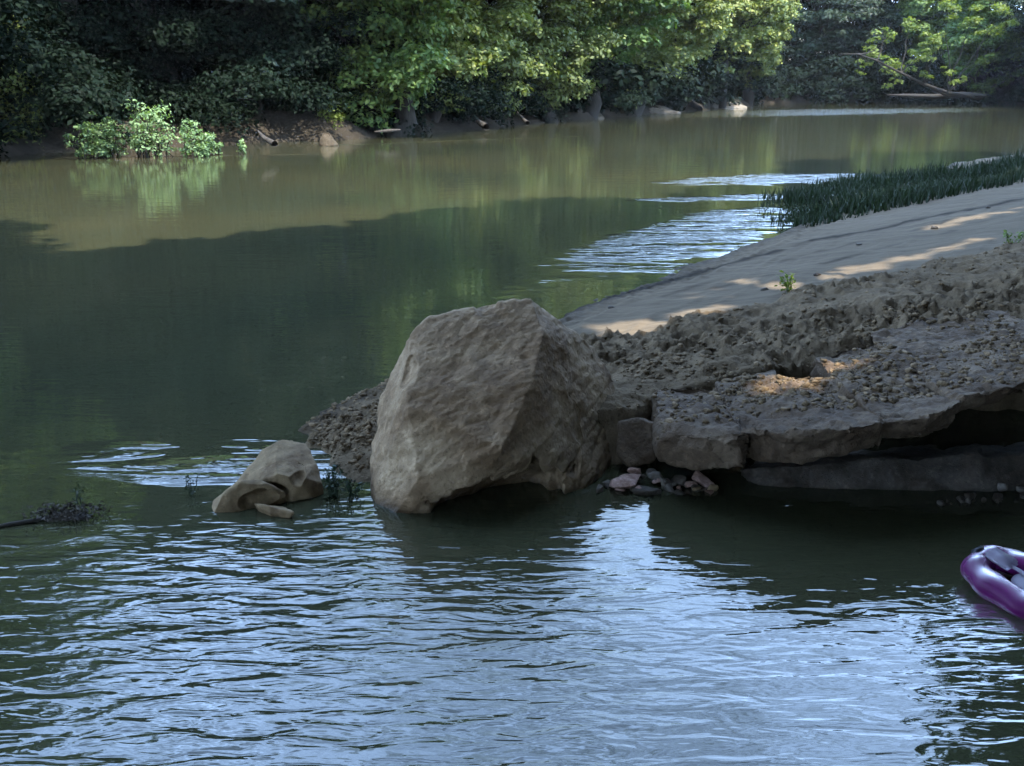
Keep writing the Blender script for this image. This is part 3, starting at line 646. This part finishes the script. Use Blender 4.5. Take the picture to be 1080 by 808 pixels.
# shrubs in the water and along the bank
def shrub(name, px, py, wpx, hpx, lm, label, n=None, leaf=.05, group=None, Y=None, seed=0, stems=9, cat='shrub'):
    q = G(px, py) if Y is None else W(px, py, Y); k = q[1]/1000
    w_, h_ = wpx*k/2, hpx*k; rs = np.random.RandomState(seed)
    e = empty(name, (q[0], q[1], q[2])); cs, rr_, st = [], [], []
    for i in range(stems):
        a = rs.uniform(-1, 1); tx = a*w_*.9; ty = rs.uniform(-.5, .5)*w_; tz = h_*(1-.55*abs(a)**1.6)*rs.uniform(.6, 1)
        st.append(tube(curve((tx*.5, ty*.5, -.25), (tx, ty, tz), 0, 5, i+seed, .4), np.linspace(.02, .006, 5)*max(1, h_), 5))
        for f in np.linspace(.15, 1, 6): cs.append(np.array([tx*(.5+.5*f), ty*(.5+.5*f), tz*f])+rs.randn(3)*.06*h_); rr_.append(h_*rs.uniform(.10, .19))
    V, Fc = clump_leaves(cs, rr_, (n or 26)/(h_*.15)**2, leaf, rs, .8)
    link('foliage', mesh_np('foliage', V, Fc), M[lm], e, smooth=False); link('stem', mesh_np('stem', *join(st)), M['bark'], e)
    return tag(e, label, cat, group)
g_ = 'green shrubs standing in the river'
shrub('water_shrub', 92, 167, 70, 38, 'leaf_island', 'low wide leafy shrub at the left end of the clump in the river', 24, .05, g_, seed=1, stems=14)
shrub('water_shrub', 122, 166, 34, 46, 'leaf_island', 'narrow upright leafy shrub second from the left in the river', 20, .05, g_, seed=2, stems=8)
shrub('water_shrub', 158, 166, 64, 56, 'leaf_island', 'tallest bushy leafy shrub in the middle of the clump in the river', 24, .05, g_, seed=3, stems=14)
shrub('water_shrub', 198, 165, 60, 36, 'leaf_island', 'sunlit yellow-green shrub right of the tallest one in the river', 24, .05, g_, seed=4, stems=12)
shrub('water_shrub', 226, 163, 26, 17, 'leaf_island', 'small low shrub near the right end of the clump in the river', 20, .045, g_, seed=5, stems=6)
shrub('water_shrub', 251, 162, 17, 17, 'leaf_island', 'sparse little sprig standing alone right of the clump in the river', 9, .045, g_, seed=6, stems=4)
g_ = 'shrubs on the far bank'
for k, (px, py, w_, h_, lm, lab) in enumerate([(2, 160, 66, 150, 'leaf_light', 'tall sunlit shrub at the left edge of the far bank'), (348, 146, 36, 44, 'leaf_bright', 'bright green shrub on top of the eroded mound'),
        (408, 138, 44, 30, 'leaf_olive', 'shaded shrub right of the eroded mound'), (760, 111, 52, 46, 'leaf_olive', 'olive shrub around the bare dead trunk on the far point'),
        (720, 114, 40, 30, 'leaf_light', 'low green shrub on the far point left of the dead trunk'), (655, 119, 30, 22, 'leaf_light', 'small green shrub at the left end of the sand bar')]):
    shrub('bank_shrub', px, py, w_, h_, lm, lab, 30 if h_ < 100 else 60, .055*max(1, G(px, py)[1]/55)*(1.4 if h_ > 100 else 1), g_, seed=20+k, stems=12 if h_ < 100 else 34)
# yellow-green branches over the water on the right bank
rs = np.random.RandomState(12)
def branch_things():
    e = empty('leaning_tree', tuple(W(1035, 103, 108)))
    o0 = np.array(e.location); pts = []; segs = []
    main = [W(1035, 104, 108), W(1000, 98, 106), W(975, 89, 105), W(950, 77, 104), W(925, 64, 103), W(905, 57, 102), W(885, 57, 102)]
    segs.append(tube([p-o0 for p in main], [.22, .19, .16, .12, .09, .06, .03], 7))
    cl = []
    for (px, py, r) in [(925, 50, 1.3), (935, 38, 1.1), (918, 66, .9), (950, 66, 1.4), (965, 60, 1.3), (978, 55, 1.2), (988, 40, .9), (945, 80, 1.0), (975, 78, .8), (1000, 75, .9), (1010, 85, .8), (985, 48, .9), (1040, 62, .8), (1060, 20, 1.5), (1045, 35, 1.1), (960, 30, 1.0), (1025, 20, 1.2), (1000, 10, 1.3), (905, 75, .6)]:
        c = W(px, py, 103+rs.rand()*3)-o0
        for _ in range(5): cl.append((c+rs.randn(3)*r*.45, r*rs.uniform(.35, .6)))
        b = main[min(6, max(1, int((1035-px)/22)))]-o0; segs.append(tube(curve(b, c, -.2, 5, px, .3), [.08, .06, .05, .04, .02], 5))
    V, Fc = clump_leaves([c for c, r in cl], [r for c, r in cl], 130, .17, rs)
    link('foliage', mesh_np('foliage', V, Fc), M['leaf_bright'], e, smooth=False); link('trunk', mesh_np('trunk', *join(segs)), M['bark'], e)
    tag(e, 'leaning tree with yellow-green sprays of leaves over the water on the right bank', 'tree')
branch_things()
def log(name, pts, rads, mat, label, cat='log', seg=8, seed=0, branches=()):
    o0 = np.array(pts[0]); parts = [tube([np.array(p)-o0 for p in pts], rads, seg, .08, seed)]
    for bp, br in branches: parts.append(tube([np.array(p)-o0 for p in bp], br, 5, .05))
    o = link(name, mesh_np(name, *join(parts)), M[mat]); o.location = o0; return tag(o, label, cat)
log('fallen_log', [W(1040, 101, 107), W(1015, 100, 108), W(985, 102, 109), W(960, 101, 110), W(935, 100, 111)], [.15, .34, .3, .22, .05], 'bark', 'long fallen log along the waterline of the right bank', seed=1, branches=[([W(1000, 101, 108), W(985, 94, 108), W(972, 88, 108)], [.2, .14, .05])])
log('bare_trunk', [W(762, 114, 97), W(763, 95, 97), W(766, 78, 97), W(767, 62, 97)], [.42, .36, .26, .1], 'bark', 'bare dead trunk standing on the far point', 'trunk', seed=2, branches=[([W(764, 90, 97), W(758, 78, 97)], [.14, .05])])
log('fallen_log', [W(725, 104, 92), W(731, 110, 91), W(737, 116, 90)], [.12, .3, .4], 'bark', 'slanting dark stump beside the sand bar on the far point', seed=3)
log('fallen_log', [W(272, 138, 30), W(279, 146, 29.5), W(290, 152, 29)], [.02, .07, .10], 'driftwood', 'short pale log leaning into the water right of the river shrubs', seed=4)
log('fallen_log', [W(395, 139, 37), W(410, 138, 37), W(422, 137, 37.5)], [.02, .07, .03], 'driftwood', 'pale log lying at the waterline right of the eroded mound', seed=5)
log('fallen_log', [W(499, 121, 48), W(505, 129, 47), W(513, 134, 46)], [.06, .12, .16], 'driftwood', 'grey log leaning out of the dark hollow on the far bank', seed=6)
log('fallen_log', [W(545, 118, 53), W(552, 126, 52), W(556, 130, 51)], [.05, .09, .12], 'driftwood', 'thin grey log left of the middle olive tree', seed=7)
# sand bars and eroded mound
def mound(name, px, py, Y, wpx, dep, hm, mat, seed, label, kind=None, cat=None):
    c = W(px, py, Y); k = Y/1000; rs = np.random.RandomState(seed)
    g = [np.array([c[0]+math.cos(a)*wpx*k/2*rs.uniform(.8, 1.1), c[1]+math.sin(a)*dep, z]) for a in np.linspace(0, 6, 12) for z in (-.3, .05)]
    g += [np.array([c[0]+rs.uniform(-.5, .5)*wpx*k*.6, c[1]+rs.uniform(-.1, .6)*dep, hm*rs.uniform(.7, 1.1)]) for _ in range(7)]
    o = rock(name, [g], mat, .07, 2, ((.12, .9), (.05, 3)), seed); 
    return tag(o, label, cat, kind=kind)
sandm = rock_mat('pale_sand', (.0660, .0557, .0406), (.0962, .0838, .0634), (.1267, .1114, .0888), .3, -.1, .03)
mound('sand_bar', 690, 118.5, 80, 54, 3.0, .55, sandm, 1, None, 'structure'); mound('sand_bar', 628, 122.5, 66, 20, 1.2, .3, sandm, 2, None, 'structure')
mound('sand_bar', 765, 112.5, 100, 44, 3.0, .6, sandm, 3, None, 'structure')
mound('mud_mound', 346, 147, 35.0, 26, .5, .6, rock_mat('eroded_earth', (.02, .016, .01), (.04, .032, .02), (.07, .055, .04), .8, -.1, .04), 4, 'pale eroded earth mound under a bright shrub on the far bank', None, 'mound')

# ------------------------------------------------------------------ reeds on the bank edge
rs = np.random.RandomState(3); N0 = 60000
px = rs.uniform(828, 1180, N0); py = rs.uniform(120, 262, N0)
top = np.interp(px, [800, 812, 850, 900, 960, 1080, 1180], [232, 226, 212, 198, 186, 174, 165]); bot = np.interp(px, [800, 830, 852, 950, 1080, 1180], [226, 236, 240, 222, 194, 175])
ok = (py > top) & (py < bot); px, py = px[ok], py[ok]
u = (px-540)/F; v = (py-404)/F; rz_ = -(sT+v*cT); ry = cT-v*sT
tt = (CH-SL*dd(0, 0))/(SL*(NX*u+NY*ry)-rz_); x = u*tt; y = ry*tt
keep = rs.rand(len(x)) < (y/26)**2*1.6; x, y = x[keep], y[keep]
# also grow in the shallow water beyond the edge
x = np.concatenate([x, x-.45*rs.rand(len(x))]); y = np.concatenate([y, y+.4*rs.rand(len(y))])
z = np.maximum(bank(x, y), -.02); n = len(x)
print('reeds', n)
hh = rs.uniform(.08, .28, n)*np.clip(.6+.9*vnoise(np.stack([x*.9, y*.9, 0*x], 1), 8)*.6+.2, .4, 1.2); hh = hh*(1+.8*sm(8, 12, x)); a = rs.rand(n)*6.28; wd = .010+.006*rs.rand(n); ln = rs.uniform(0, .8, n)**1.5*hh; la = rs.rand(n)*6.28
A = np.stack([np.cos(a)*wd, np.sin(a)*wd, 0*a], 1); B = np.stack([x, y, z-.03], 1); D = np.stack([np.cos(la)*ln, np.sin(la)*ln, hh], 1)
V = np.stack([B-A, B+A, B+D*[.4, .4, .55]+A*.8, B+D*[.4, .4, .55]-A*.8, B+D+A*.2, B+D-A*.2], 1).reshape(-1, 3)
i0 = np.arange(n)*6; Fc = np.concatenate([np.stack([i0, i0+1, i0+2, i0+3], 1), np.stack([i0+3, i0+2, i0+4, i0+5], 1)])
tag(link('reeds', mesh_np('reeds', V, Fc), M['reed'], smooth=False), kind='stuff')

# ------------------------------------------------------------------ small weeds
def weed(px, py, hpx, wpx, label, seed, lm='leaf_dark', n=6, leaf=.012, on_bank=False, name='weed', group=None):
    q = P(px, py) if on_bank else G(px, py); k = q[1]/1000*1.03
    if on_bank: q[2] = bz(q[0], q[1])
    e = empty(name, tuple(q)); rs = np.random.RandomState(seed); st, cs = [], []
    for i in range(n):
        tx = rs.uniform(-.5, .5)*wpx*k; ty = rs.uniform(-.4, .4)*wpx*k; tz = hpx*k*rs.uniform(.5, 1)
        c = curve((tx*.2, ty*.2, -.04), (tx, ty, tz), .02, 6, seed+i, .5); st.append(tube(c, np.linspace(.0035, .0012, 6), 5))
        for p in c[1:]:
            for _ in range(3): cs.append(p+rs.randn(3)*leaf*.9)
    cs = np.array(cs); V, Fc = leaves(cs, np.full(len(cs), leaf), np.array([0, 0, .6])+rs.randn(len(cs), 3)*.3, rs, .4)
    link('leaf_sprays', mesh_np('leaf_sprays', V, Fc), M[lm], e, smooth=False); link('stem', mesh_np('stem', *join(st)), M[lm], e)
    return tag(e, label, 'weed', group)
weed(352, 524, 42, 26, 'dark green weeds in the water between the small rock and boulder', 1, n=10, leaf=.014)
weed(372, 522, 26, 24, 'low weeds in the water touching the left foot of the boulder', 2, n=7)
weed(202, 522, 26, 20, 'thin dark weed sprig in the water left of the small rock', 3, n=4, leaf=.009)
weed(82, 536, 28, 20, 'thin dark weed sprig rising behind the mossy debris', 4, n=3, leaf=.009)
weed(834, 312, 20, 26, 'small bright green sprig growing on the smooth sand', 5, 'leaf_bright', 7, .022, True)
weed(1066, 268, 12, 26, 'low green sprig on the sand at the right edge', 6, 'leaf', 6, .02, True)
# floating debris on the left
q = G(70, 545); e = empty('debris_mat', tuple(q))
rs = np.random.RandomState(9)
o = rock('clump', [blob(0, 0, -.005, .15, .06, .032, 91, 20)], M['dark_rock'], .006, 1, ((.014, 14), (.008, 35)), 91, origin=(0, 0, 0), parent=e)
C = np.stack([rs.randn(500)*.09, rs.randn(500)*.04, .02+rs.rand(500)*.025], 1); V, Fc = leaves(C, np.full(500, .012), np.array([0, 0, .6])+rs.randn(500, 3)*.2, rs, .4)
link('dead_leaves', mesh_np('dead_leaves', V, Fc), M['dark_rock'], e, smooth=False)
tag(e, 'dark mat of floating debris and leaves on the water at the left edge', 'debris')
log('stick', [G(-20, 560, .0), G(10, 553, .008), G(35, 549, .01), G(60, 545, .01)], [.012, .012, .011, .006], 'driftwood', 'pale stick floating left of the dark debris mat', 'stick', 6, 3)

# ------------------------------------------------------------------ purple float at the right edge
t = NT('purple_vinyl'); M['purple'] = t.done(t.prin((.20, .015, .17), .42, spec=.15, Transmission_Weight=.8, IOR=1.2, Coat_Weight=.0))
t = NT('clear_vinyl'); M['clear'] = t.done(t.prin((.32, .29, .36), .3, spec=.3, Transmission_Weight=.7, IOR=1.2))
t = NT('black_plastic'); M['black'] = t.done(t.prin((.01, .01, .014), .3))
def sweep(path_r, closed=True, seg=16):
    V, Fc = [], []; n = len(path_r)
    for i, (p, r, rz2) in enumerate(path_r):
        a = np.array(path_r[(i+1) % n][0])-np.array(path_r[i-1][0]); a /= np.linalg.norm(a); u = np.array([0, 0, 1.]); v = np.cross(a, u); v /= np.linalg.norm(v)
        for k in range(seg): th = 2*math.pi*k/seg; V.append(np.array(p)+v*math.cos(th)*r+u*math.sin(th)*rz2)
    for i in range(n if closed else n-1):
        for k in range(seg): k2 = (k+1) % seg; j = (i+1) % n; Fc.append([i*seg+k, i*seg+k2, j*seg+k2, j*seg+k])
    return np.array(V), np.array(Fc)
e = empty('pool_float', (2.10, 3.47, .0)); e.rotation_euler = (R(6), R(6), R(-62)); e.scale = (1.2, 1.5, 1.7)
ringp = []
for i in range(72):
    a = 2*math.pi*i/72; ex = .165*math.copysign(abs(math.cos(a))**.85, math.cos(a)); ey = .078*math.copysign(abs(math.sin(a))**.85, math.sin(a))
    ringp.append(((ex, ey, .03), .042*(1+.10*math.sin(9*a)), .032*(1+.09*math.sin(7*a+1))))
link('tube', mesh_np('tube', *sweep(ringp)), M['purple'], e)
bm = bmesh.new(); bmesh.ops.create_uvsphere(bm, u_segments=32, v_segments=16, radius=1)
for v in bm.verts: v.co = Vector((v.co.x*.085+.045, v.co.y*.05, v.co.z*.02+.04))
me = bpy.data.meshes.new('clear_window'); bm.to_mesh(me); bm.free(); link('clear_window', me, M['clear'], e)
def rbox(name, c, h, mat, bev=.008, rz=0):
    bm = bmesh.new(); bmesh.ops.create_cube(bm, size=2); bmesh.ops.scale(bm, vec=h, verts=bm.verts)
    bmesh.ops.bevel(bm, geom=bm.edges[:], offset=bev, segments=3, affect='EDGES')
    bmesh.ops.rotate(bm, verts=bm.verts, cent=(0, 0, 0), matrix=Matrix.Rotation(rz, 3, 'Z')); bmesh.ops.translate(bm, vec=c, verts=bm.verts)
    me = bpy.data.meshes.new(name); bm.to_mesh(me); bm.free(); return link(name, me, mat, e)
rbox('clear_pouch', (-.10, .005, .062), (.05, .026, .012), M['clear'], .01)
rbox('seam', (.03, .0, .062), (.11, .006, .004), M['clear'], .003)
rbox('valve', (-.182, -.004, .045), (.014, .022, .018), M['black'], .007)
tag(e, 'purple translucent float with clear window drifting at the right edge', 'float')

# ------------------------------------------------------------------ haze
bm = bmesh.new(); bmesh.ops.create_cube(bm, size=1)
for v in bm.verts: v.co = Vector((v.co.x*1300, 300+v.co.y*1300, 15+v.co.z*36))
me = bpy.data.meshes.new('haze'); bm.to_mesh(me); bm.free()
hm = bpy.data.materials.new('haze_air'); hm.use_nodes = True; n_ = hm.node_tree.nodes; n_.clear()
pv = n_.new('ShaderNodeVolumePrincipled'); pv.inputs['Density'].default_value = .00006; pv.inputs['Color'].default_value = (.82, .9, 1, 1)
mo = n_.new('ShaderNodeOutputMaterial'); hm.node_tree.links.new(pv.outputs[0], mo.inputs['Volume'])
tag(link('haze', me, hm, smooth=False), kind='stuff')
